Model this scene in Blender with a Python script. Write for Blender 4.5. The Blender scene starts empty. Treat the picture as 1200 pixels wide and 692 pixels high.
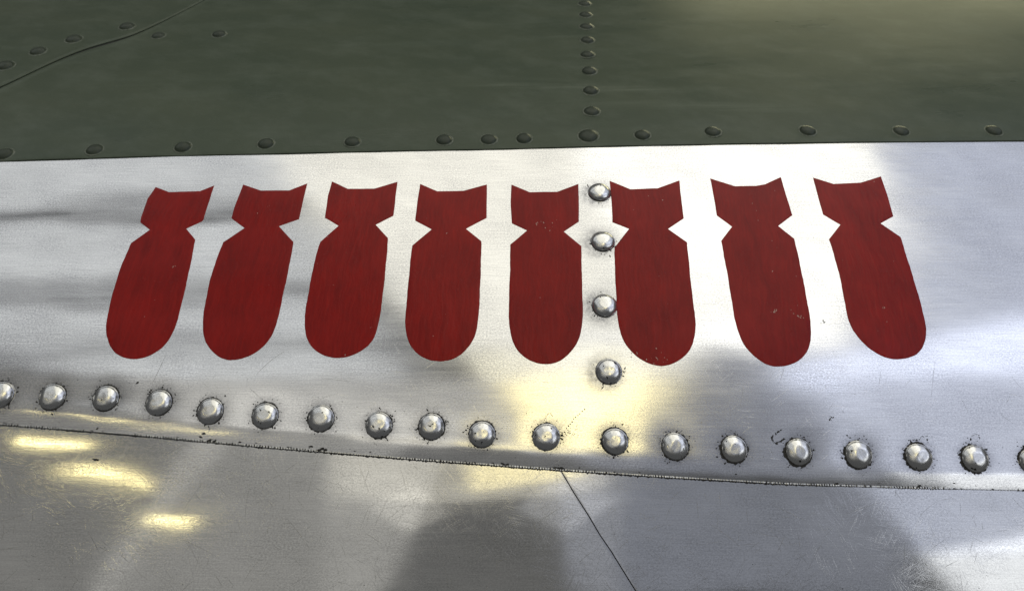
import bpy, bmesh, math, random
import numpy as np
from mathutils import Vector, Matrix, Euler

random.seed(7)
rng = np.random.default_rng(11)
SC = bpy.context.scene
COL = SC.collection

# ------------------------------------------------------------------ camera
DIST = 0.33            # metres from lens to the skin
EYE = 1.5              # lens height
cam_d = bpy.data.cameras.new('camera')
cam = bpy.data.objects.new('camera', cam_d); COL.objects.link(cam)
cam.location = (0, 0, EYE)
cam.rotation_euler = (math.radians(90), 0, 0)
cam_d.sensor_width = 36
cam_d.lens = 36 * 805 / 1200
cam_d.clip_start = 0.01; cam_d.clip_end = 200
cam_d.dof.use_dof = True
cam_d.dof.focus_distance = 0.335
cam_d.dof.aperture_fstop = 14
SC.camera = cam

# ------------------------------------------------------------------ world: dim, even indoor air
w = bpy.data.worlds.new('World'); SC.world = w; w.use_nodes = True
bg = w.node_tree.nodes['Background']
bg.inputs['Color'].default_value = (0.95, 0.97, 1.0, 1)
bg.inputs['Strength'].default_value = 0.075

SC.view_settings.view_transform = 'Standard'
SC.view_settings.look = 'None'
SC.view_settings.exposure = 0.2
SC.view_settings.gamma = 1
SC.view_settings.use_curve_mapping = False

# ------------------------------------------------------------------ lamps of the hall and added fill lamps (all metres away from the skin)
AIM = Vector((0, DIST, EYE))

def lamp(name, az, el, dist, w_deg, h_deg, color, radiance, roll=0.0):
    """a rectangular lamp seen from the skin at azimuth / elevation (degrees, 0 = straight behind the lens)"""
    d = bpy.data.lights.new(name, 'AREA'); d.shape = 'RECTANGLE'
    d.size = 2 * dist * math.tan(math.radians(w_deg / 2)); d.size_y = 2 * dist * math.tan(math.radians(h_deg / 2))
    d.color = color
    d.energy = radiance * d.size * d.size_y * math.pi
    o = bpy.data.objects.new(name, d); COL.objects.link(o)
    a, e = math.radians(az), math.radians(el)
    v = Vector((math.sin(a) * math.cos(e), -math.cos(a) * math.cos(e), math.sin(e)))
    o.location = AIM + v * dist
    q = v.to_track_quat('Z', 'Y')
    o.rotation_euler = (q.to_matrix().to_4x4() @ Matrix.Rotation(math.radians(roll), 4, 'Z')).to_euler()
    return o

def ceiling_lamp(name, x, y, sx, sy, color, radiance, rot=0.0, height=4.0):
    """a roof light: x, y and size in units of its height above the skin, facing down"""
    d = bpy.data.lights.new(name, 'AREA'); d.shape = 'RECTANGLE'
    d.size = sx * height; d.size_y = sy * height; d.color = color
    d.energy = radiance * d.size * d.size_y * math.pi
    o = bpy.data.objects.new(name, d); COL.objects.link(o)
    o.location = AIM + Vector((x * height, y * height, height))
    o.rotation_euler = (0, 0, math.radians(rot))
    return o

CREAM = (1.0, 0.975, 0.87); YEL = (1.0, 0.85, 0.38); BLUE = (0.75, 0.81, 1.0); GREY = (1.0, 0.98, 0.92)
ceiling_lamp('roof_light_bright', 0.43, -0.59, 0.46, 1.42, (1.0, 0.985, 0.91), 1.35, 10)
ceiling_lamp('roof_light', -0.05, -0.56, 0.46, 1.42, CREAM, 1.0, 8)
ceiling_lamp('roof_light_far', 0.17, -1.48, 0.54, 0.42, (1.0, 0.95, 0.74), 1.0, 8)
ceiling_lamp('roof_light_farthest', 0.28, -2.25, 0.38, 1.15, (1.0, 0.85, 0.38), 1.9, 5)
for y_ in (-0.08, -0.55, -1.02, -1.49):
    ceiling_lamp('roof_light_left', -0.82, y_, 1.02, 0.38, (0.95, 0.98, 1.0), 0.60, 3)
ceiling_lamp('roof_light_left_far', -0.58, -2.3, 1.30, 1.25, GREY, 0.38, 0)
ceiling_lamp('fill_light_overhead', 1.17, -0.75, 1.0, 1.8, BLUE, 0.62, 8)  # added blue fill overhead for the far right of the strip
ceiling_lamp('roof_light_back', 0.66, 1.05, 0.72, 1.0, (1.0, 0.95, 0.56), 3.4, 0)
lamp('hall_window', 45, 1.0, 7, 28, 13, (0.93, 0.96, 1.0), 1.05, 14)
lamp('hall_door', 48, 19, 7.5, 38, 30, BLUE, 0.66)
lamp('fill_light_right', 17, 20, 7.2, 25, 44, BLUE, 0.21)  # added bluish fill; its left side borders the dark reflection
lamp('fill_light', -4, 15.5, 7, 22, 9.5, (1.0, 0.95, 0.8), 0.36, 5)  # added warm fill above the dark reflection in the lower panels
lamp('fill_light_corner', -9, 9.0, 6.8, 6, 5, (1.0, 0.96, 0.85), 0.26, 40)  # added small lamp that rounds off the dark reflection's left corner
lamp('fill_light_corner', 4.5, 9.5, 6.8, 6, 5, (0.95, 0.96, 1.0), 0.22, -40)  # the same added corner lamp for the right side
lamp('fill_light_yellow', 1.0, 16, 6.5, 9, 6, YEL, 0.85, 6)  # added yellow lamp for the highlight just under the lip
lamp('fill_light_centre', -3, 2, 9, 24, 24, GREY, 0.08)  # added dim fill that lightens the dark reflection
lamp('fill_light_left', -19, 7, 7, 20, 34, GREY, 0.24, -14)  # added grey fill for the lower panel, in place of a wall
lamp('fill_light_far_left', -40, 7, 7.4, 24, 34, GREY, 0.15, -14)  # added dimmer fill, so the lower panel falls off to the left
for a_, e_ in ((-35.5, 14.6), (-31.5, 11.2), (-26.8, 6.6)):
    lamp('hall_lamp', a_, e_, 6, 4.2, 0.75, YEL, 4.8, -4)

# ------------------------------------------------------------------ the skin: a gently curved sheet
# u runs along the fuselage, s up the skin (mm); TILT is how far the sheet leans back at s
TS = np.array([-600, -300, -135, -68, -38, 0, 55, 90, 155, 300, 500.])
TH = np.array([-14, 2, 11, 15.5, 19.5, 26, 34, 38.5, 42.5, 46, 75.])
_ds = 0.5
_ss = np.arange(-600, 500 + _ds / 2, _ds)
_th = np.radians(np.interp(_ss, TS, TH))
_k = np.hanning(81); _k /= _k.sum()
_th = np.convolve(np.pad(_th, 40, mode='edge'), _k, 'valid')
_mid = (_th[1:] + _th[:-1]) / 2
_Y = np.concatenate([[0], np.cumsum(np.sin(_mid)) * _ds]); _Z = np.concatenate([[0], np.cumsum(np.cos(_mid)) * _ds])
_i0 = int(np.argmin(abs(_ss))); _Y -= _Y[_i0]; _Z -= _Z[_i0]

def skin(u, s, h):
    """skin millimetres -> metres in the fuselage's frame"""
    u = np.asarray(u, float); s = np.asarray(s, float)
    t = np.interp(s, _ss, _th)
    y = np.interp(s, _ss, _Y) - h * np.cos(t); z = np.interp(s, _ss, _Z) + h * np.sin(t)
    return np.stack([u + 0 * y, y, z], -1) / 1000

def frame(u, s, h):
    t = float(np.interp(s, _ss, _th))
    n = Vector((0, -math.cos(t), math.sin(t))); x = Vector((1, 0, 0)); y = n.cross(x)
    m = Matrix((x, y, n)).transposed().to_4x4(); m.translation = Vector(skin(u, s, h)); return m

BOMBS = [  # (fin outline, body outline, fin outline) in skin millimetres (u along the fuselage, s up the skin)
    ([(-187.8,65.5),(-179.8,62.0),(-163.8,62.7),(-157.1,66.8),(-156.9,43.1),(-157.4,41.9),(-164.2,37.4)],
     [(-158.1,30.6),(-157.1,16.5),(-156.8,0.1),(-157.0,-13.0),(-157.2,-16.7),(-158.3,-21.9),(-161.3,-27.0),(-166.1,-30.5),(-171.3,-32.1),(-177.4,-32.4),(-181.8,-30.5),(-186.2,-26.2),(-189.4,-21.2),(-190.2,-17.5),(-190.8,-10.7),(-191.3,1.7),(-190.9,16.5),(-189.8,28.6)],
     [(-182.6,36.7),(-188.7,41.2),(-189.4,44.4),(-189.8,57.4)]),
    ([(-142.2,67.4),(-131.8,62.9),(-117.0,62.9),(-108.2,68.1),(-108.5,43.5),(-117.7,38.9)],
     [(-108.9,29.4),(-108.7,18.2),(-109.1,6.5),(-109.9,-7.7),(-110.5,-18.2),(-113.2,-24.1),(-117.4,-28.7),(-123.8,-31.9),(-129.8,-32.9),(-134.8,-31.7),(-139.5,-27.7),(-143.4,-22.6),(-145.1,-16.7),(-145.8,-6.1),(-145.9,11.4),(-144.0,29.2)],
     [(-135.2,37.8),(-143.0,43.9),(-143.1,49.3)]),
    ([(-95.6,69.6),(-86.5,64.2),(-72.6,64.4),(-60.6,69.6),(-60.6,45.8),(-69.0,40.0)],
     [(-61.9,31.9),(-61.6,19.9),(-61.6,3.3),(-62.2,-12.3),(-62.7,-19.0),(-64.7,-24.8),(-69.2,-28.7),(-75.2,-31.2),(-82.0,-31.9),(-87.6,-30.5),(-92.8,-27.0),(-96.1,-21.9),(-97.5,-16.0),(-97.8,-7.7),(-97.3,4.9),(-96.9,18.2),(-95.8,29.5)],
     [(-88.0,39.3),(-95.5,44.4),(-96.1,59.5)]),
    ([(-48.8,68.1),(-39.3,62.7),(-25.3,63.1),(-13.2,67.6),(-12.9,44.3),(-23.0,37.6)],
     [(-15.2,29.9),(-15.1,14.8),(-15.4,-4.6),(-15.9,-16.7),(-17.6,-23.3),(-21.6,-29.1),(-27.6,-32.6),(-34.4,-33.6),(-40.7,-31.9),(-45.7,-28.1),(-48.9,-23.3),(-50.2,-16.7),(-50.2,-9.2),(-49.9,8.1),(-49.8,27.2)],
     [(-40.7,37.2),(-49.3,42.7),(-49.2,55.4)]),
    ([(-0.5,67.4),(9.3,62.0),(23.9,62.2),(35.2,67.8),(34.1,41.9),(26.3,35.6)],
     [(34.5,26.9),(34.0,11.4),(33.7,-4.6),(33.4,-15.3),(31.6,-21.9),(28.0,-28.4),(23.0,-32.6),(16.9,-34.8),(10.7,-34.0),(5.3,-31.2),(1.2,-27.0),(-0.9,-21.2),(-1.5,-13.8),(-1.5,-1.5),(-0.9,14.8),(-1.0,27.8)],
     [(7.4,36.3),(-0.1,40.8),(-0.8,55.4)]),
    ([(51.8,70.3),(62.4,63.9),(76.6,64.6),(89.0,70.5),(88.1,55.4),(87.6,43.9),(78.8,37.2)],
     [(87.3,29.2),(86.7,14.8),(86.2,-1.5),(86.5,-12.3),(85.7,-21.2),(83.2,-27.0),(78.6,-31.9),(72.9,-35.0),(66.7,-35.5),(61.4,-33.8),(56.1,-30.1),(52.3,-24.8),(50.1,-19.7),(49.6,-12.3),(49.9,3.3),(50.3,19.9),(50.8,26.0)],
     [(58.8,37.2),(50.9,41.2),(51.6,55.4)]),
    ([(105.5,72.0),(117.7,66.3),(128.7,66.5),(133.7,67.6),(143.5,72.9),(143.3,59.5),(143.4,46.2),(134.8,39.3)],
     [(141.3,31.4),(141.1,18.2),(140.8,3.3),(140.6,-9.2),(140.2,-18.2),(138.5,-25.5),(134.9,-31.2),(128.2,-34.8),(120.6,-36.0),(115.3,-34.8),(111.0,-30.5),(106.3,-24.1),(104.9,-16.7),(104.5,-6.1),(104.5,11.4),(104.3,23.3),(104.3,30.1)],
     [(111.2,38.7),(104.7,45.8),(105.1,59.5)]),
    ([(160.3,72.5),(170.1,67.8),(185.0,68.7),(197.0,73.4),(196.0,58.5),(194.9,45.4),(187.2,40.8)],
     [(194.7,32.3),(194.4,19.9),(194.4,4.9),(194.3,-7.7),(194.1,-17.5),(192.3,-24.1),(188.7,-29.1),(183.4,-31.7),(176.3,-32.6),(171.1,-31.5),(165.6,-27.7),(160.7,-21.2),(158.2,-15.7),(158.4,-7.7),(159.3,9.8),(158.9,22.5),(158.4,31.0)],
     [(166.2,40.0),(159.0,46.4),(159.3,56.4)]),
]
EDGE_TOP = [(-528.7,71.5),(-369.3,79.3),(-258.6,86.2),(-187.7,89.3),(-84.9,92.6),(-18.9,94.7),(47.5,97.3),(124.1,99.5),(191.3,101.0),(265.5,102.2),(383.8,102.9),(556.6,102.9)]
EDGE_LOW = [(-450.7,-45.8),(-307.7,-56.2),(-211.7,-63.0),(-163.8,-66.8),(-113.8,-71.3),(-45.3,-76.8),(22.6,-81.6),(67.5,-84.5),(119.8,-87.4),(164.5,-88.8),(206.9,-89.9),(298.4,-91.7),(432.2,-93.1)]
LAP_SEAM = [(20.7,-79.7),(21.4,-81.6),(26.9,-91.0),(33.3,-100.9),(37.9,-108.7),(42.5,-115.3),(52.5,-131.4),(67.8,-154.3),(97.6,-200.1),(136.2,-264.1)]
HATCH = [(-535.5,79.3),(-427.1,96.2),(-343.2,116.2),(-312.4,153.2),(-299.3,176.4),(-291.7,188.4),(-281.0,202.0),(-268.0,211.6),(-257.1,220.2),(-248.3,235.7),(-237.6,256.5),(-227.1,280.8),(-214.0,311.6)]
RIV_LOW = [(-304.4,-46.5),(-280.1,-47.3),(-255.8,-48.1),(-231.2,-48.9),(-207.4,-49.7),(-183.3,-50.4),(-159.0,-52.4),(-135.4,-56.2),(-110.6,-58.1),(-85.5,-59.3),(-59.3,-62.3),(-35.9,-63.0),(-13.3,-66.4),(15.2,-67.5),(45.6,-69.4),(72.1,-71.6),(98.1,-72.7),(126.4,-73.9),(152.8,-75.0),(179.1,-76.1),(203.9,-76.8),(229.3,-77.9),(254.1,-78.6),(279.6,-79.4)]
RIV_COL = [(45.8,61.5),(45.3,29.6),(43.9,-5.9),(44.2,-38.2)]
RIV_GREEN = [(-369.4,83.4),(-324.8,86.9),(-278.3,90.4),(-230.3,94.0),(-182.2,96.2),(-136.9,99.2),(-88.9,100.6),(-37.9,102.2),(-13.0,102.9),(6.7,103.7),(73.4,106.7),(113.6,109.8),(167.6,110.6),(220.6,110.6),(273.1,110.6),(325.6,110.6),(379.0,110.6)]
RIV_BIG = [(42.9,106.0)]
RIV_GCOL = [(53.1,274.5),(52.3,255.1),(51.4,235.7),(50.5,215.2),(48.9,195.1),(48.5,174.3),(47.7,151.3),(46.6,129.5)]
RIV_HATCH = [(-294.7,217.7),(-310.8,200.9),(-322.5,181.8),(-266.5,237.1),(-340.5,157.1)]
RIV_ARC = [(-239.3,222.1),(-198.7,224.0)]
MARKS_A = [(-134.9,-69.0),(-132.2,-69.4),(-138.5,-67.5),(-137.2,-66.0),(-125.3,-70.5),(-120.8,-69.8),(-89.1,-71.6),(-84.1,-72.7),(-85.6,-73.1),(-82.6,-73.1),(-184.2,-77.2),(-170.2,-43.4)]
FLECK = [(-15.7,-86.3),(142.7,-59.3),(47.8,-98.8),(146.9,-14.2)]
DOTS = [(23.3,-65.3),(24.4,-63.8),(25.2,-62.7),(26.0,-61.9),(26.8,-60.8),(27.6,-59.6),(28.4,-58.9),(29.6,-58.1),(30.3,-57.3),(31.5,-56.2),(32.7,-55.4)]
LOOP = [(119.9,-64.2),(117.4,-66.0),(115.3,-67.9),(116.6,-70.2),(118.9,-69.4),(120.6,-68.3)]
ARCS = [(178.4,-70.9),(180.2,-68.7),(183.5,-67.2),(187.3,-67.5)]
ARC2 = [(202.3,-70.9),(204.0,-67.5),(206.9,-66.4),(207.7,-68.3)]
ARC3 = [(13.8,-62.7),(14.6,-60.0),(16.5,-57.0),(18.4,-58.5)]
CHIPS = [(123.6, -9.0, 9, 0.9), (135.0, -11.1, 8, 1.0), (13.9, 40.7, 7, 1.2), (17.3, 38.6, 3, 1.5), (20.8, 39.6, 3, 2), (63.1, -31.4, 9, 3.5), (68.9, -32.6, 6, 2.5), (57.3, -30.1, 6, 2), (-125.5, 52.0, 2, 0.3), (-164.9, 15.0, 5, 0.8), (176.4, -6.7, 4, 0.8)]
def curve(pts):
    """smooth s(u) through the measured points"""
    p = np.array(pts); p = p[np.argsort(p[:, 0])]
    g = np.arange(p[0, 0], p[-1, 0], 2.0); v = np.interp(g, p[:, 0], p[:, 1])
    k = np.hanning(17); k /= k.sum(); v = np.convolve(np.pad(v, 8, mode='reflect', reflect_type='odd'), k, 'valid')
    return lambda u: np.interp(u, g, v)
edge_top, edge_low, hatch = curve(EDGE_TOP), curve(EDGE_LOW), curve(HATCH)
_seam = np.array(LAP_SEAM)[::-1]
def seam_u(s): return np.interp(s, _seam[:, 1], _seam[:, 0])

RIV_LOW = [(x, float(edge_low(x)) + 10) for x in (-536, -510, -484, -458, -432, -407, -381, -355, -330)] + RIV_LOW + [(x, float(edge_low(x)) + 12) for x in (305, 331, 357, 383, 409, 435, 461, 487, 513, 539)]
RIV_GREEN = [(x, float(edge_top(x)) + 8) for x in (-520, -470, -420)] + RIV_GREEN + [(x, float(edge_top(x)) + 8) for x in (432, 485, 538)]
ALU_RIVETS = [(u, s, 6.0) for u, s in RIV_LOW] + [(u, s, 6.05) for u, s in RIV_COL]
GREEN_RIVETS = [(u, s, 4.75) for u, s in RIV_GREEN + RIV_ARC] + [(u, s, 5.0) for u, s in RIV_GCOL] + [(u, s, 6.1) for u, s in RIV_BIG]
HATCH_RIVETS = [(u, s, 5.6) for u, s in RIV_HATCH]

_wav = [(rng.uniform(.012, .05), rng.uniform(.012, .06), rng.uniform(0, 6.28), rng.uniform(.02, .07)) for _ in range(9)]
def wave(u, s, off=0.0):
    h = 0
    for a, b, p, k in _wav: h = h + k * np.sin(a * u + b * s * (1 if p > 3 else -1) + p + off)
    return h
def pucker(u, s, rivets, depth, width):
    h = 0 * (u + s)
    for ru, rs, rr in rivets: h = h - depth * np.exp(-((u - ru) ** 2 + (s - rs) ** 2) / width ** 2)
    return h
def smooth(x): x = np.clip(x, 0, 1); return x * x * (3 - 2 * x)
def h_strip(u, s):
    h = 1.5 + wave(u, s) + pucker(u, s, ALU_RIVETS, .22, 9.5)
    h = h + .055 * np.sin(s * .235 + u * .012 + .6) * smooth((-60 - u) / 120)
    h = h + .05 * np.sin(u * .085 + .9 * np.sin(s * .06) + .5) * np.sin(s * .07 + u * .021 + 1.0) + .035 * np.sin(u * .052 - s * .115 + 2.2)
    h = h + .020 * np.sin(u * .16 + s * .05) * np.sin(s * .13 - u * .03 + .4)
    d = s - edge_low(u)
    lip = np.clip(1 - d / 7.5, 0, 1)
    return h - .85 * lip ** 1.6 + .10 * np.exp(-((d - 9) / 4) ** 2)
def h_green(u, s):
    d = np.minimum(s - edge_top(u), 20)
    return 2.3 + wave(u, s) + pucker(u, s, GREEN_RIVETS, .38, 7.0) - .25 * np.clip(1 - d / 2.0, 0, 1) ** 2
def h_hatch(u, s):
    return 1.9 + wave(u, s) * 1.3 + pucker(u, s, HATCH_RIVETS, .4, 7.5)
def seam_roll(u, s): return -.012 * np.clip(1 - (np.abs(u - seam_u(s)) - .28) / .9, 0, 1) ** 2
def h_low(u, s): return seam_roll(u, s) + wave(u, s, 1.7) * 1.9 + .02 * np.sin(u * .11 + s * .07) + .015 * np.sin(u * .06 - s * .16 + 1)
def h_low_r(u, s): return seam_roll(u, s) + wave(u, s, 1.7) * 1.9 + .02 * np.sin(u * .09 - s * .08 + 2) - .06 + .0012 * (u - 60)

# ------------------------------------------------------------------ materials
def mat(name):
    m = bpy.data.materials.new(name); m.use_nodes = True
    return m, m.node_tree, m.node_tree.nodes['Principled BSDF']
def N(nt, kind, ins=None, **kw):
    n = nt.nodes.new(kind)
    for k, v in kw.items(): setattr(n, k, v)
    for k, v in (ins or {}).items():
        if hasattr(v, 'is_output'): nt.links.new(v, n.inputs[k])
        else: n.inputs[k].default_value = v
    return n
def noise(nt, vec, scale=(1, 1, 1), rot=0, detail=2, rough=.5, loc=(0, 0, 0)):
    mp = N(nt, 'ShaderNodeMapping', {'Vector': vec, 'Scale': (1, 1, 1), 'Rotation': (0, 0, rot), 'Location': loc})
    mp2 = N(nt, 'ShaderNodeMapping', {'Vector': mp.outputs[0], 'Scale': scale})
    return N(nt, 'ShaderNodeTexNoise', {'Vector': mp2.outputs[0], 'Scale': 1.0, 'Detail': detail, 'Roughness': rough}).outputs['Fac']
def M(nt, op, a, b=0.0, c=0.0, clamp=False):
    n = nt.nodes.new('ShaderNodeMath'); n.operation = op; n.use_clamp = clamp
    for i, v in enumerate((a, b, c)):
        if hasattr(v, 'is_output'): nt.links.new(v, n.inputs[i])
        else: n.inputs[i].default_value = v
    return n.outputs[0]
def ramp(nt, fac, lo, hi, a=0.0, b=1.0):
    n = N(nt, 'ShaderNodeMapRange', {'Value': fac, 'From Min': lo, 'From Max': hi, 'To Min': a, 'To Max': b}); n.clamp = True
    return n.outputs[0]
def mix(nt, fac, a, b):
    n = nt.nodes.new('ShaderNodeMix'); n.data_type = 'RGBA'
    for i, v in ((0, fac), (6, a), (7, b)):
        if hasattr(v, 'is_output'): nt.links.new(v, n.inputs[i])
        else: n.inputs[i].default_value = v
    return n.outputs[2]
def uvnode(nt): return N(nt, 'ShaderNodeUVMap', uv_map='skin_mm').outputs[0]
def scratches(nt, uv, angles, dens=.70, along=.05, across=9.0):
    tot = None
    for i, a in enumerate(angles):
        f = noise(nt, uv, (along, across, 1), math.radians(a), 1.0, .5, (37.0 * i, 11.0 * i, 0))
        g = noise(nt, uv, (.05, .05, 1), 0, 1, .5, (91.0 * i, 5.0 * i, 0))
        f = M(nt, 'MULTIPLY', ramp(nt, f, dens, dens + .06), ramp(nt, g, .45, .6))
        tot = f if tot is None else M(nt, 'MAXIMUM', tot, f)
    return tot

def alu_material(name, base, dark, rough, rvar, speck, brush, bump, scr_angles, scr_amt, dens=.70, stain=True):
    m, nt, p = mat(name); uv = uvnode(nt)
    sp = noise(nt, uv, (1.15, 1.6, 1), 0, 3, .7)
    fine = noise(nt, uv, (.55, .7, 1), 0, 2, .6, (13, 4, 0))
    br = noise(nt, uv, (.05, 2.2, 1), math.radians(1), 3, .6)
    br2 = noise(nt, uv, (.012, .35, 1), math.radians(-1.5), 3, .6)
    bl = noise(nt, uv, (.016, .03, 1), 0, 4, .55)
    sc = scratches(nt, uv, scr_angles, dens)
    c = mix(nt, ramp(nt, bl, .3, .7), tuple(base) + (1,), tuple(x * .90 for x in base) + (1,))
    bl2 = noise(nt, uv, (.02, .035, 1), .4, 3, .6, (70, 31, 0))
    c = mix(nt, M(nt, 'MULTIPLY', ramp(nt, sp, .35, .72, 0, speck), ramp(nt, bl2, .35, .65, .35, 1.0)), c, tuple(dark) + (1,))
    c = mix(nt, ramp(nt, br, .42, .75, 0, brush), c, tuple(dark) + (1,))
    c = mix(nt, ramp(nt, fine, .66, .74, 0, .25), c, tuple(dark) + (1,))
    c = mix(nt, M(nt, 'MULTIPLY', sc, scr_amt), c, (.16, .155, .14, 1))
    if stain:
        at = N(nt, 'ShaderNodeAttribute', attribute_name='stain').outputs['Fac']
        st = M(nt, 'MULTIPLY', at, ramp(nt, noise(nt, uv, (.35, .35, 1), 0, 4, .7), .3, .65, .25, 1))
        c = mix(nt, st, c, (.10, .10, .115, 1))
    nt.links.new(c, p.inputs['Base Color'])
    r = M(nt, 'ADD', M(nt, 'MULTIPLY_ADD', M(nt, 'SUBTRACT', sp, .5), rvar, rough), M(nt, 'MULTIPLY', M(nt, 'SUBTRACT', bl, .5), rvar * .8))
    r = M(nt, 'MULTIPLY_ADD', M(nt, 'SUBTRACT', br2, .5), .10, r)
    r = M(nt, 'MULTIPLY_ADD', sc, .12, r, True)
    nt.links.new(r, p.inputs['Roughness'])
    p.inputs['Metallic'].default_value = 1.0
    hgt = M(nt, 'ADD', M(nt, 'MULTIPLY', sp, .6), M(nt, 'ADD', M(nt, 'MULTIPLY', br, .55), M(nt, 'MULTIPLY', sc, -.6)))
    b = N(nt, 'ShaderNodeBump', {'Height': hgt, 'Strength': 1.0, 'Distance': bump})
    nt.links.new(b.outputs[0], p.inputs['Normal'])
    return m

MAT_STRIP = alu_material('brushed_aluminium', (.90, .895, .875), (.34, .34, .36), .15, .20, .85, .32, 1.15e-5, (8, -35, 62), .22, .73)
MAT_LOW = alu_material('polished_aluminium', (.80, .795, .775), (.28, .28, .28), .074, .12, .75, .24, 0.42e-5, (-28, 35, 72, -60, 12, 50), .38, .67, False)

def rivet_material():
    m, nt, p = mat('rivet_aluminium')
    oc = N(nt, 'ShaderNodeTexCoord').outputs['Object']
    oi = N(nt, 'ShaderNodeObjectInfo').outputs['Random']
    cb = N(nt, 'ShaderNodeCombineXYZ', {0: oi, 1: M(nt, 'MULTIPLY', oi, 3.7), 2: oi}).outputs[0]
    v = N(nt, 'ShaderNodeVectorMath', {0: oc, 1: cb}, operation='ADD').outputs[0]
    sp = noise(nt, v, (1400, 1400, 1400), 0, 3, .6)
    pit = noise(nt, v, (520, 520, 520), 0, 1, .5)
    c = mix(nt, ramp(nt, sp, .4, .75, 0, .4), (.74, .735, .71, 1), (.40, .40, .40, 1))
    c = mix(nt, ramp(nt, pit, .70, .74), c, (.07, .068, .06, 1))
    nt.links.new(c, p.inputs['Base Color']); p.inputs['Metallic'].default_value = 1
    nt.links.new(ramp(nt, sp, .3, .8, .15, .36), p.inputs['Roughness'])
    b = N(nt, 'ShaderNodeBump', {'Height': M(nt, 'ADD', M(nt, 'MULTIPLY', sp, .5), M(nt, 'MULTIPLY', pit, .9)), 'Strength': .8, 'Distance': 4e-5})
    nt.links.new(b.outputs[0], p.inputs['Normal'])
    return m
MAT_RIVET = rivet_material()

def green_material(name, uvs=True):
    m, nt, p = mat(name)
    if uvs: uv = uvnode(nt)
    else: uv = N(nt, 'ShaderNodeVectorMath', {0: N(nt, 'ShaderNodeTexCoord').outputs['Object'], 1: (1000, 1000, 1000)}, operation='MULTIPLY').outputs[0]
    bl = noise(nt, uv, (.010, .018, 1), .2, 4, .6)
    st = noise(nt, uv, (.007, .07, 1), math.radians(-6), 4, .62, (3, 8, 0))
    sp = noise(nt, uv, (1.1, 1.1, 1), 0, 3, .6)
    c = mix(nt, ramp(nt, bl, .3, .7), (.053, .070, .046, 1), (.070, .085, .054, 1))
    c = mix(nt, ramp(nt, st, .56, .76, 0, .26), c, (.105, .13, .095, 1))
    c = mix(nt, ramp(nt, sp, .60, .80, 0, .35), c, (.16, .18, .14, 1))
    chalk = noise(nt, uv, (.03, .05, 1), .3, 5, .7, (21, 4, 0))
    c = mix(nt, ramp(nt, chalk, .46, .75, 0, .35), c, (.13, .15, .115, 1))
    if uvs:
        xy = N(nt, 'ShaderNodeSeparateXYZ', {0: uv}).outputs                      # a pale wipe mark across the paint
        for ln, wd_, u0, u1, am in ((157.0, 4.5, -60, 120, .38), (141.0, 6.0, 20, 190, .34), (165.0, 3.0, -20, 60, .25)):
            dd = M(nt, 'SUBTRACT', xy[1], M(nt, 'MULTIPLY_ADD', xy[0], -.055, ln))
            bd = ramp(nt, M(nt, 'ABSOLUTE', dd), wd_, 0.0)
            wn = M(nt, 'MULTIPLY', ramp(nt, xy[0], u0, u0 + 60), ramp(nt, xy[0], u1, u1 - 50))
            stn = ramp(nt, noise(nt, uv, (.012, .30, 1), math.radians(-3), 4, .65, (ln, 0, 0)), .40, .66, .15, 1)
            c = mix(nt, M(nt, 'MULTIPLY', M(nt, 'MULTIPLY', bd, wn), M(nt, 'MULTIPLY', stn, am)), c, (.20, .225, .17, 1))
        c = mix(nt, M(nt, 'MULTIPLY', scratches(nt, uv, (5, -12, 28, 80), .70, .04, 5.0), .35), c, (.17, .19, .15, 1))
    if not uvs:                                    # heads: darker dome, broken paler ring around the rim
        xyz = N(nt, 'ShaderNodeSeparateXYZ', {0: uv}).outputs
        rad = M(nt, 'SQRT', M(nt, 'ADD', M(nt, 'MULTIPLY', xyz[0], xyz[0]), M(nt, 'MULTIPLY', xyz[1], xyz[1])))
        c = mix(nt, ramp(nt, rad, 4.5, 4.2, 0, .55), c, (.020, .024, .020, 1))
        c = mix(nt, M(nt, 'MULTIPLY', ramp(nt, rad, 4.45, 4.65), ramp(nt, noise(nt, uv, (.5, .5, .5), 0, 2, .6), .35, .6, .1, .6)), c, (.20, .21, .175, 1))
    nt.links.new(c, p.inputs['Base Color'])
    r = M(nt, 'MULTIPLY_ADD', M(nt, 'SUBTRACT', bl, .5), .25, .33)
    r = M(nt, 'MULTIPLY_ADD', M(nt, 'SUBTRACT', st, .5), .25, r)
    nt.links.new(r, p.inputs['Roughness'])
    p.inputs['Specular IOR Level'].default_value = .16
    b = N(nt, 'ShaderNodeBump', {'Height': sp, 'Strength': .7, 'Distance': 3e-5})
    nt.links.new(b.outputs[0], p.inputs['Normal'])
    return m
MAT_GREEN = green_material('olive_green_paint'); MAT_GREEN_R = green_material('olive_green_rivet_paint', False)

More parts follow.
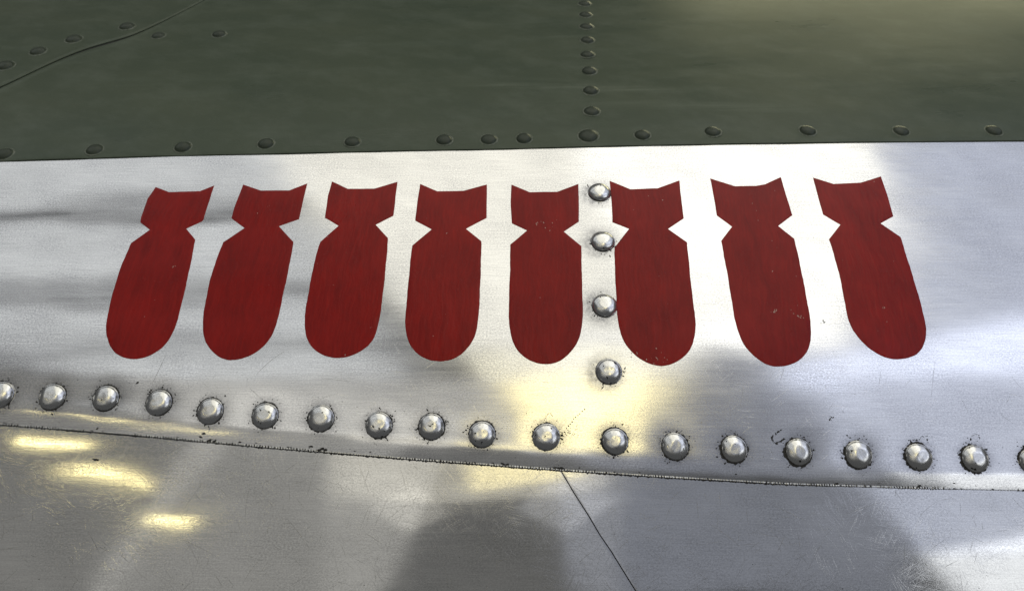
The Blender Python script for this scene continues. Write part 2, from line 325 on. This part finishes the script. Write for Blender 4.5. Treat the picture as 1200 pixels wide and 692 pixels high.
def red_material():
    m, nt, p = mat('dark_red_paint'); uv = uvnode(nt)
    oi = N(nt, 'ShaderNodeObjectInfo').outputs['Random']
    bl = noise(nt, uv, (.045, .035, 1), 0, 4, .65)
    wv = noise(nt, uv, (.05, .05, 1), 0, 2, .5, (7, 2, 0))
    wob = N(nt, 'ShaderNodeVectorMath', {0: uv, 1: N(nt, 'ShaderNodeCombineXYZ', {0: M(nt, 'MULTIPLY', wv, 7.0), 1: 0.0}).outputs[0]}, operation='ADD').outputs[0]
    br = noise(nt, wob, (.75, .05, 1), math.radians(4), 4, .65)          # brush strokes
    thin = noise(nt, wob, (.16, .03, 1), math.radians(-8), 3, .6, (40, 2, 0))
    sp = noise(nt, uv, (.8, .8, 1), 0, 3, .7)
    ch = noise(nt, uv, (.45, .45, 1), 0, 2, .6, (5, 9, 0))
    big = noise(nt, uv, (.03, .03, 1), 0, 1, .5, (50, 3, 0))
    c = mix(nt, ramp(nt, bl, .3, .7), (.270, .0075, .0046, 1), (.175, .0048, .0033, 1))
    c = mix(nt, ramp(nt, br, .45, .72, 0, .30), c, (.40, .015, .0080, 1))
    c = mix(nt, ramp(nt, thin, .52, .72, 0, .28), c, (.085, .003, .0025, 1))
    c = mix(nt, ramp(nt, sp, .62, .76, 0, .5), c, (.06, .003, .003, 1))
    c = mix(nt, ramp(nt, oi, 0, 1, 0, .25), c, (.15, .0035, .0035, 1))
    chip = M(nt, 'MULTIPLY', ramp(nt, ch, .74, .765), ramp(nt, big, .46, .54))
    c = mix(nt, chip, c, (.50, .40, .35, 1))
    nt.links.new(c, p.inputs['Base Color'])
    nt.links.new(M(nt, 'MULTIPLY_ADD', M(nt, 'SUBTRACT', bl, .5), .3, .24), p.inputs['Roughness'])
    p.inputs['Specular IOR Level'].default_value = .15
    hh = M(nt, 'ADD', M(nt, 'MULTIPLY', br, 1.0), M(nt, 'ADD', M(nt, 'MULTIPLY', sp, .3), M(nt, 'MULTIPLY', thin, 1.5)))
    b = N(nt, 'ShaderNodeBump', {'Height': hh, 'Strength': 1.0, 'Distance': 1.0e-4})
    nt.links.new(b.outputs[0], p.inputs['Normal'])
    return m
MAT_RED = red_material()

def plain(name, col, rough, metal=0.0):
    m, nt, p = mat(name)
    oc = N(nt, 'ShaderNodeTexCoord').outputs['Object']
    f = noise(nt, oc, (900, 900, 900), 0, 3, .6)
    nt.links.new(mix(nt, f, tuple(x * .6 for x in col) + (1,), tuple(min(1, x * 1.4) for x in col) + (1,)), p.inputs['Base Color'])
    p.inputs['Roughness'].default_value = rough; p.inputs['Metallic'].default_value = metal
    return m
MAT_GRIME = plain('black_grime', (.020, .018, .015), .75)
MAT_EDGE = plain('sheared_aluminium', (.62, .62, .60), .38, 1.0)
MAT_SCRATCH = plain('scratch_dark', (.30, .295, .28), .40, 1.0)
MAT_BRIGHT = plain('scratch_bright', (.85, .85, .83), .35, 1.0)
MAT_CHIP = plain('bare_chip', (.55, .42, .34), .5)
MAT_GAP = plain('seam_gap', (.012, .012, .011), .8)

# ------------------------------------------------------------------ mesh helpers
def link(name, me, m, parent, label=None, kind=None):
    o = bpy.data.objects.new(name, me); COL.objects.link(o); o.parent = parent
    if m and not me.materials: me.materials.append(m)
    if label: o['label'] = label
    if kind: o['kind'] = kind
    return o
def mesh_from(name, verts, faces, uvs=None, shade=True, stain=None):
    me = bpy.data.meshes.new(name)
    me.from_pydata([tuple(v) for v in verts], [], faces)
    if uvs is not None:
        lay = me.uv_layers.new(name='skin_mm')
        vi = np.empty(len(me.loops), np.int32); me.loops.foreach_get('vertex_index', vi)
        lay.data.foreach_set('uv', np.asarray(uvs, np.float32)[vi].ravel())
    if stain is not None:
        a = me.attributes.new('stain', 'FLOAT', 'POINT'); a.data.foreach_set('value', np.asarray(stain, np.float32))
    if shade: me.shade_smooth()
    me.update(); return me

def sheet(name, U, S, H, thick, close, stain=None):
    """a panel from a (rows x columns) grid of skin coordinates, its rims turned down by `thick`"""
    nr, nc = U.shape
    V = [skin(U, S, H).reshape(-1, 3)]; UV = [np.stack([U, S], -1).reshape(-1, 2)]
    idx = np.arange(nr * nc).reshape(nr, nc)
    q = np.stack([idx[:-1, :-1], idx[:-1, 1:], idx[1:, 1:], idx[1:, :-1]], -1).reshape(-1, 4).tolist()
    base = nr * nc
    st = None if stain is None else [stain.ravel()]
    for side in close:
        sl = {'low': (0, slice(None)), 'top': (-1, slice(None)), 'left': (slice(None), 0), 'right': (slice(None), -1)}[side]
        e = idx[sl]; n = len(e)
        for dh in (0, -thick):                      # the rim repeats its upper edge so that the corner stays crisp
            V.append(skin(U[sl], S[sl], H[sl] + dh)); UV.append(np.stack([U[sl], S[sl] + dh], -1))
            if st is not None: st.append(np.zeros(n))
        a = base + np.arange(n); b = a + n; base += 2 * n
        flip = side in ('top', 'left')
        for i in range(n - 1):
            f = [int(b[i]), int(b[i + 1]), int(a[i + 1]), int(a[i])]
            q.append(f[::-1] if flip else f)
    return mesh_from(name, np.concatenate(V), q, np.concatenate(UV), True, None if st is None else np.concatenate(st))

# ------------------------------------------------------------------ the aircraft
root = bpy.data.objects.new('aircraft_fuselage', None); COL.objects.link(root)
root.empty_display_size = .05
root.location = (0, DIST, EYE)
root['label'] = 'riveted aircraft fuselage side, green above a bare aluminium strip with eight red bomb marks'
root['category'] = 'aircraft'

u_ax = np.arange(-560, 560.1, 1.4)
# the strip that carries the bombs
t = np.concatenate([np.linspace(0, .06, 14)[:-1], np.linspace(.06, 1, 125)])
lo = edge_low(u_ax); hi = edge_top(u_ax) + 12
S = lo[None] + t[:, None] * (hi - lo)[None]; U = np.repeat(u_ax[None], len(t), 0)
stain = 0 * U
for i, (ru, rs, rr) in enumerate(ALU_RIVETS):
    colm = i >= len(RIV_LOW)
    r = np.hypot(U - ru + (2.2 if colm else 0), (S - rs) * 1.0 + (1.0 if colm else 0))
    stain = np.maximum(stain, (.8 if colm else .7) * np.exp(-np.maximum(r - 4.5, 0) ** 2 / (20 if colm else 11)))
strip = link('aluminium_panel', sheet('aluminium_panel', U, S, h_strip(U, S), 1.1, ('left', 'right'), stain), MAT_STRIP, root,
             'brushed bare aluminium strip carrying the red bomb marks')

# sheared, saw-toothed lower edge of the strip
ue = np.arange(-559, 559, .28); n = len(ue)
ph_ = 2.72 * ue + .9 * np.sin(ue * .31) + .7 * np.sin(ue * .83)
wear = smooth((np.sin(ue * .047 + 1.0) + np.sin(ue * .113) + 1.2) / 2)
tooth = (np.abs(np.sin(ph_)) ** 1.5) * (.35 + .65 * wear) * (.7 + .6 * rng.random(n))
se = edge_low(ue); he = h_strip(ue, se)
rows = [(se + .35, he + .04), (se - .02 - .30 * tooth, he + .02 + .16 * tooth), (se - .12 - .75 * tooth, he - .10 - .12 * rng.random(n)), (se - .05, he - .7)]
V = np.concatenate([skin(ue, a, b) for a, b in rows])
Fq = []
for r_ in range(3):
    for i in range(n - 1): Fq.append([r_ * n + i, (r_ + 1) * n + i, (r_ + 1) * n + i + 1, r_ * n + i + 1][::1])
link('sheared_edge', mesh_from('sheared_edge', V, Fq, None, False), MAT_EDGE, strip, 'saw-toothed cut lower edge of the strip')

# bare panels under the strip, split by a diagonal butt seam
def low_panel(side):
    T = np.concatenate([np.linspace(0, .985, 386)[:-1], np.linspace(.985, 1, 15)])
    if side > 0: T = 1 - T[::-1]
    Sx = np.repeat(np.linspace(0, 1, 190)[:, None], 400, 1)
    sv = -330 + Sx * (330 - 62)          # rows up to just under the strip
    if side < 0: U = -560 + T[None] * ((seam_u(sv) - .28) + 560)
    else: U = (seam_u(sv) + .28) + T[None] * (560 - seam_u(sv) - .28)
    cut = edge_low(U) + 9                # tucked 9 mm behind the strip
    S = -330 + Sx * (cut + 330)
    if side < 0: U = -560 + T[None] * ((seam_u(S) - .28) + 560)
    else: U = (seam_u(S) + .28) + T[None] * (560 - seam_u(S) - .28)
    return U, S
U, S = low_panel(-1)
low_a = link('aluminium_panel', sheet('aluminium_panel', U, S, h_low(U, S), 1.2, ('left', 'right', 'low')), MAT_LOW, root,
             'polished scratched panel below the strip, left of the seam')
U, S = low_panel(1)
low_b = link('aluminium_panel', sheet('aluminium_panel', U, S, h_low_r(U, S), 1.2, ('left', 'right', 'low')), MAT_LOW, root,
             'polished scratched panel below the strip, right of the seam')
sv = np.linspace(-330, -70, 120); uc = seam_u(sv)
V = np.concatenate([skin(uc - 7, sv, -1.15 + h_low(uc, sv)), skin(uc + 7, sv, -1.15 + h_low(uc, sv))])
link('seam_backing', mesh_from('seam_backing', V, [[i, 120 + i, 121 + i, i + 1] for i in range(119)]), MAT_GAP, low_a)

# green skin above, and the hatch panel let into it
rows_g = np.concatenate([np.linspace(0, .03, 8)[:-1], np.linspace(.03, 1, 150)])
SMAX = 480.0
lo = edge_top(u_ax); top = np.minimum(np.where(u_ax < HATCH[-1][0] - 4, hatch(np.minimum(u_ax, HATCH[-1][0] - 4)), float(hatch(HATCH[-1][0] - 4)) + (u_ax - HATCH[-1][0] + 4) * 2.0), SMAX)
top = np.maximum(top, lo + 6)
S = lo[None] + rows_g[:, None] * (top - lo)[None]; U = np.repeat(u_ax[None], len(rows_g), 0)
Hg = h_green(U, S) - np.where(top < SMAX - 1, 1.1, 0)[None] * np.clip(1 - (top[None] - S) / 3.0, 0, 1) ** 2
Hg = Hg + np.where(top < SMAX - 1, .3, 0)[None] * np.exp(-((top[None] - S - 5) / 4.0) ** 2)
green = link('green_panel', sheet('green_panel', U, S, Hg, .8, ('low', 'top', 'left', 'right')), MAT_GREEN, root, 'olive green painted skin above the strip')
uh = u_ax[top < SMAX - 4]; lo = top[top < SMAX - 4] + 5.0
tt = np.linspace(0, 1, 120); S = lo[None] + tt[:, None] * (SMAX - lo)[None]; U = np.repeat(uh[None], 120, 0)
Hh = h_hatch(U, S) - .5 * np.clip(1 - (S - lo[None]) / 2.5, 0, 1) ** 2
hatch_o = link('green_panel', sheet('green_panel', U, S, Hh, 1.2, ('low', 'left')), MAT_GREEN, root, 'separate green panel behind a curved edge in the corner')
V = np.concatenate([skin(uh, lo - 6, 1.0 + wave(uh, lo)), skin(uh, lo + 6, .4 + wave(uh, lo))])
k = len(uh)
link('seam_backing', mesh_from('seam_backing', V, [[i, i + 1, k + i + 1, k + i] for i in range(k - 1)]), MAT_GAP, hatch_o)

# ------------------------------------------------------------------ rivets
def lathe(name, prof, seg, wob, seed):
    r = random.Random(seed); V = []; Fc = []
    ph = [r.uniform(0, 6.28) for _ in range(4)]
    for j, (rad, h) in enumerate(prof):
        for i in range(seg):
            a = 2 * math.pi * i / seg
            k = 1 + wob * (math.sin(2 * a + ph[0]) + .6 * math.sin(3 * a + ph[1])) * (rad / prof[0][0])
            V.append((rad * k * math.cos(a) / 1000, rad * k * math.sin(a) / 1000, (h + wob * 4 * math.sin(a + ph[2]) * rad / prof[0][0] + wob * 5 * math.sin(rad * 1.3 + ph[3]) * math.cos(2 * a + ph[1]) * (rad < 5)) / 1000))
    for j in range(len(prof) - 1):
        for i in range(seg):
            i2 = (i + 1) % seg
            Fc.append([j * seg + i, j * seg + i2, (j + 1) * seg + i2, (j + 1) * seg + i])
    V.append((0, 0, prof[-1][1] / 1000)); c = len(V) - 1; j = len(prof) - 1
    for i in range(seg): Fc.append([j * seg + i, j * seg + (i + 1) % seg, c])
    return mesh_from(name, V, Fc)
DOME = [(6.0, -.8), (6.0, .25), (5.9, .75), (5.62, 1.35), (5.15, 1.95), (4.5, 2.5), (3.75, 2.92), (3.0, 3.2), (2.35, 3.36), (2.05, 3.38), (1.0, 3.40)]
GDOME = [(5.35, -.6), (5.30, .14), (5.12, .36), (4.90, .42), (4.65, .36), (4.48, .40), (4.3, .80), (3.7, 1.40), (2.9, 1.85), (1.8, 2.12), (.9, 2.2)]
dome_meshes = [lathe('rivet', DOME, 28, .017, 40 + i) for i in range(9)]
gdome_meshes = [lathe('rivet', GDOME, 24, .014, 80 + i) for i in range(3)]
for me in dome_meshes: me.materials.append(MAT_RIVET)
for me in gdome_meshes: me.materials.append(MAT_GREEN_R)
def rivets(spots, meshes, hfun, parent, r0):
    for i, (u, s, r) in enumerate(spots):
        o = bpy.data.objects.new('rivet', meshes[i % len(meshes)]); COL.objects.link(o); o.parent = parent
        k = r / r0 * random.uniform(.975, 1.025)
        m = frame(u, s, float(hfun(np.float64(u), np.float64(s))))
        tip = Euler((random.gauss(0, .025), random.gauss(0, .025), random.uniform(0, 6.28))).to_matrix().to_4x4()
        o.matrix_local = m @ tip @ Matrix.Diagonal((k, k, k * random.uniform(.82, .98), 1))
rivets(ALU_RIVETS, dome_meshes, h_strip, strip, 6.0)
rivets(GREEN_RIVETS, gdome_meshes, h_green, green, 4.85)
rivets(HATCH_RIVETS, gdome_meshes, h_hatch, hatch_o, 4.85)

# ------------------------------------------------------------------ painted bombs (thin paint films with a soft rim)
def spline(pts, n=5):
    P = [np.array(p) for p in pts]; P = [2 * P[0] - P[1]] + P + [2 * P[-1] - P[-2]]; out = []
    for i in range(1, len(P) - 2):
        a, b, c, d = P[i - 1:i + 3]
        for k in range(n):
            x = k / n
            out.append(.5 * ((2 * b) + (c - a) * x + (2 * a - 5 * b + 4 * c - d) * x ** 2 + (3 * b - a - 3 * c + d) * x ** 3))
    out.append(P[-2]); return out
def straight(pts, step=3.0):
    out = []
    for a, b in zip(pts[:-1], pts[1:]):
        a, b = np.array(a), np.array(b); k = max(1, int(np.hypot(*(b - a)) / step))
        out += [a + (b - a) * i / k for i in range(k)]
    return out
WHERE = ['red bomb mark at the far left, leaning most to the right', 'second red bomb mark from the left, leaning right',
         'third red bomb mark from the left, leaning slightly right', 'fourth red bomb mark from the left, nearly upright',
         'red upright bomb mark just left of the rivet column', 'red bomb mark just right of the rivet column',
         'second red bomb mark from the right with pale chips low on it', 'red bomb mark at the far right, leaning most to the left']
for bi, (fa, body, fb) in enumerate(BOMBS):
    br_ = spline(body)
    B_ = np.array(br_); L_ = np.concatenate([[0], np.cumsum(np.hypot(*np.diff(B_, axis=0).T))])
    g_ = np.linspace(0, L_[-1], int(L_[-1] / 1.1)); B_ = np.stack([np.interp(g_, L_, B_[:, 0]), np.interp(g_, L_, B_[:, 1])], 1)
    lo_, hi_ = B_.min(0), B_.max(0)
    for it in range(46): B_[1:-1] += .5 * ((B_[:-2] + B_[2:]) / 2 - B_[1:-1])      # even out the measured curve ...
    l2, h2 = B_.min(0), B_.max(0); e_ = np.clip(np.minimum(g_, g_[-1] - g_) / 12.0, 0, 1)[:, None]
    B_ = B_ * (1 - e_) + e_ * np.stack([lo_[0] + (B_[:, 0] - l2[0]) * (hi_[0] - lo_[0]) / (h2[0] - l2[0]),
                                        hi_[1] + (B_[:, 1] - hi_[1]) * (hi_[1] - lo_[1]) / (hi_[1] - l2[1])], 1)   # ... at its own size
    br_ = list(B_)
    loop = straight(fa + [body[0]]) + br_[:-1] + straight([body[-1]] + fb + [fa[0]])
    r = random.Random(bi); ph = [r.uniform(0, 6.28) for _ in range(4)]
    loop = [(p[0] + .07 * math.sin(i * .45 + ph[0]) + .03 * math.sin(i * 1.3 + ph[1]) + r.gauss(0, .02),
             p[1] + .07 * math.sin(i * .4 + ph[2]) + .03 * math.sin(i * 1.2 + ph[3]) + r.gauss(0, .02)) for i, p in enumerate(loop)]
    bm = bmesh.new()
    vs = [bm.verts.new((x, y, 0)) for x, y in loop]
    f = bm.faces.new(vs)
    if f.normal.z < 0: f.normal_flip()
    f.normal_update()
    if f.normal.z < 0: bmesh.ops.reverse_faces(bm, faces=[f])
    bmesh.ops.inset_region(bm, faces=[f], thickness=.32, use_even_offset=True, use_boundary=True)
    for v in bm.verts: v.co.z = -.03 if v.is_boundary else .11
    bmesh.ops.triangulate(bm, faces=[g for g in bm.faces if len(g.verts) > 4])
    xs = [p[0] for p in loop]; ys = [p[1] for p in loop]
    for c0, c1, ax in ((min(xs), max(xs), 0), (min(ys), max(ys), 1)):
        g = math.ceil(c0 / 2.5) * 2.5 + .01
        while g < c1:
            co = [0, 0, 0]; no = [0, 0, 0]; co[ax] = g; no[ax] = 1
            bmesh.ops.bisect_plane(bm, geom=bm.verts[:] + bm.edges[:] + bm.faces[:], plane_co=co, plane_no=no); g += 2.5
    bm.verts.index_update()
    X = np.array([v.co[:] for v in bm.verts]); FF = [[v.index for v in g.verts] for g in bm.faces]; bm.free()
    V = skin(X[:, 0], X[:, 1], h_strip(X[:, 0], X[:, 1]) + X[:, 2])
    link('bomb_marking', mesh_from('bomb_marking', V, FF, X[:, :2]), MAT_RED, strip, WHERE[bi])

# ------------------------------------------------------------------ grime flecks, sealant and scratches
class Flecks:
    def __init__(self, hfun): self.v = []; self.f = []; self.h = hfun
    def blob(self, u, s, r, n=7, el=1.0, ang=0.0, lift=.14):
        k = len(self.v); ca, sa = math.cos(ang), math.sin(ang)
        for i in range(n):
            a = 2 * math.pi * i / n; q = r * random.uniform(.55, 1.25)
            x, y = q * el * math.cos(a), q / el * math.sin(a)
            self.v.append((u + x * ca - y * sa, s + x * sa + y * ca, lift))
        self.f.append(list(range(k, k + n)))
    def line(self, pts, w, lift=.12):
        k = len(self.v); n = len(pts)
        for i, (u, s) in enumerate(pts):
            a = pts[max(0, i - 1)]; b = pts[min(n - 1, i + 1)]
            dx, dy = b[0] - a[0], b[1] - a[1]; L = math.hypot(dx, dy) or 1
            q = w * (.25 + .75 * math.sin(math.pi * (i + .5) / n)) * random.uniform(.7, 1.2) / 2
            self.v += [(u - dy / L * q, s + dx / L * q, lift), (u + dy / L * q, s - dx / L * q, lift)]
        for i in range(n - 1): self.f.append([k + 2 * i, k + 2 * i + 1, k + 2 * i + 3, k + 2 * i + 2])
    def ring(self, u, s, r0, amp, n=56):
        k = len(self.v); ph = random.uniform(0, 6.28)
        for i in range(n):
            a = 2 * math.pi * i / n
            o = r0 + .06 + amp * max(0, random.gauss(.35, .45) + .45 * math.sin(a + ph))
            self.v += [(u + (r0 - .5) * math.cos(a), s + (r0 - .5) * math.sin(a), .12), (u + o * math.cos(a), s + o * math.sin(a), .10)]
        for i in range(n):
            j = (i + 1) % n; self.f.append([k + 2 * i, k + 2 * i + 1, k + 2 * j + 1, k + 2 * j])
    def build(self, name, m, parent):
        X = np.array(self.v); V = skin(X[:, 0], X[:, 1], self.h(X[:, 0], X[:, 1]) + X[:, 2])
        me = mesh_from(name, V, self.f, None, False)
        bm = bmesh.new(); bm.from_mesh(me)              # every fleck faces outward
        for f in bm.faces:
            if f.normal.y > 0: f.normal_flip()
        bm.to_mesh(me); bm.free()
        return link(name, me, m, parent, None, 'stuff')

G = Flecks(h_strip)
for i, (u, s, r) in enumerate(ALU_RIVETS):
    colm = i >= len(RIV_LOW)
    right = min(1, max(0, (u + 40) / 240))
    G.ring(u, s, r, .12 if colm else .30 + .55 * right)
    n = 18 if colm else 34
    for _ in range(n):
        a = random.uniform(0, 6.28); d = r + .2 + abs(random.gauss(0, 1.0 + .3 * right))
        if colm and random.random() < .6: a = random.uniform(2.6, 6.0)
        G.blob(u + d * math.cos(a), s + d * math.sin(a), random.choice((.14, .18, .22, .28, .42)) * random.uniform(.7, 1.3), 6, random.uniform(1, 1.7), a + random.gauss(0, .5))
for _ in range(420):                                       # stray specks along the rivet row
    u, s, r = random.choice(ALU_RIVETS[:len(RIV_LOW)])
    G.blob(u + random.gauss(0, 13), s + random.gauss(2, 6), random.uniform(.08, .22), 5)
for u, s in MARKS_A: G.blob(u, s, random.uniform(.55, .9), 8, 1.4, random.gauss(0, .6))
for u, s in DOTS: G.blob(u, s, .34, 6)
for k in range(26):
    q = random.random(); G.blob(22.5 + 7 * q + random.gauss(0, .5), -66.5 + 4.5 * q * random.random() + random.gauss(0, .4), random.uniform(.12, .25), 6)
G.blob(22.0, -66.8, .8, 8)
for L, wd, dr in ((LOOP, .36, .35), (ARCS, .15, .25), (ARC2, .15, .3), (ARC3, .15, .2)):   # crumbs of dirt lying in curls
    for p_ in spline(L, 9):
        if random.random() > dr: G.blob(p_[0] + random.gauss(0, .12), p_[1] + random.gauss(0, .12), wd * random.uniform(.5, 1.5), 6, 1.3, random.uniform(0, 3))
for u, s in FLECK[1:2] + FLECK[3:]:
    for _ in range(6): G.blob(u + random.gauss(0, .9), s + random.gauss(0, .7), random.uniform(.18, .42), 7, 1.3, random.uniform(0, 3))
for _ in range(70):                                        # flecks and nicks on the lip
    u = random.uniform(-300, 330); G.blob(u, float(edge_low(u)) + abs(random.gauss(.3, 1.0)), random.uniform(.12, .45), 7, 1.6, random.gauss(0, .3))
for u0 in (19, 20.5, 21.3, 22.2, -4, -2, 142, 178): G.blob(u0, float(edge_low(u0)) + .6, .75, 8, 1.5, random.gauss(0, .3), .08)
for _ in range(260):
    G.blob(random.uniform(-300, 300), random.uniform(-55, 92), random.uniform(.05, .12), 5)
x_ = -558.0
while x_ < 558:                                            # file notches along the sheared edge, packed with dirt
    x_ += 1.22 + random.gauss(0, .10)
    wv = math.sin(x_ * .047 + 1) + math.sin(x_ * .113) + .9
    if random.random() > .35 + .4 * wv: continue
    e_ = float(edge_low(x_)); hw = random.uniform(.10, .42); k = len(G.v); tp = random.uniform(.15, .6)
    G.v += [(x_ - hw, e_ - .5, .16), (x_ + hw, e_ - .5, .16), (x_ + hw * .6, e_ + tp, .17), (x_ - hw * .6, e_ + tp, .17)]
    G.f.append([k, k + 1, k + 2, k + 3])
G.build('grime', MAT_GRIME, strip)

GL = Flecks(h_low)                                          # black sealant line under the lip
uu = np.arange(-558, 558, .55)
k = len(GL.v)
for u in uu:
    e = float(edge_low(u)); GL.v += [(u, e + 2, .05), (u, e - .62 - abs(random.gauss(0, .25)), .05)]
for i in range(len(uu) - 1): GL.f.append([2 * i, 2 * i + 1, 2 * i + 3, 2 * i + 2])
for _ in range(90):
    u = random.uniform(-280, 280); s = random.uniform(-190, -92)
    GL.blob(u, s, random.uniform(.06, .22), 6)
GL.build('grime', MAT_GRIME, low_a)

def scratch_set(hfun, parent, area, count, m, wd, seed, side=0, dirs=(-.5, .6, 1.2, -1.1, .1, 2.0)):
    random.seed(seed); F_ = Flecks(hfun)
    for _ in range(count):
        u, s = random.uniform(*area[:2]), random.uniform(*area[2:]); a = random.choice(dirs) + random.gauss(0, .35 if len(dirs) > 3 else .12)
        L = random.uniform(2, 8) if random.random() < .8 else random.uniform(8, 24); bend = random.gauss(0, .25); pts = []
        for i in range(7):
            pts.append((u, s)); u += math.cos(a) * L / 7; s += math.sin(a) * L / 7; a += bend / 7
        if side and any((p[0] - float(seam_u(p[1]))) * side < 1.5 or p[1] > float(edge_low(p[0])) - .5 for p in pts): continue
        F_.line(pts, random.uniform(*wd), .02)
    F_.build('scratch', m, parent)
scratch_set(h_low, low_a, (-290, 40, -175, -70), 620, MAT_SCRATCH, (.05, .13), 1, -1)
scratch_set(h_low_r, low_b, (20, 290, -175, -85), 420, MAT_SCRATCH, (.05, .13), 2, 1)
scratch_set(h_low_r, low_b, (128, 156, -122, -96), 14, MAT_BRIGHT, (.04, .08), 3, 1, (1.75, 1.9, 1.6))
scratch_set(h_strip, strip, (-280, 280, -40, -58), 45, MAT_SCRATCH, (.06, .14), 4)

# pale chips where the red paint has gone
random.seed(21); P_ = Flecks(h_strip)
for u, s, n_, sp_ in CHIPS:
    for _ in range(n_): P_.blob(u + random.gauss(0, sp_), s + random.gauss(0, sp_ * .7), random.uniform(.10, .30), 6, 1.3, random.uniform(0, 3), .16)
P_.build('paint_chip', MAT_CHIP, strip)
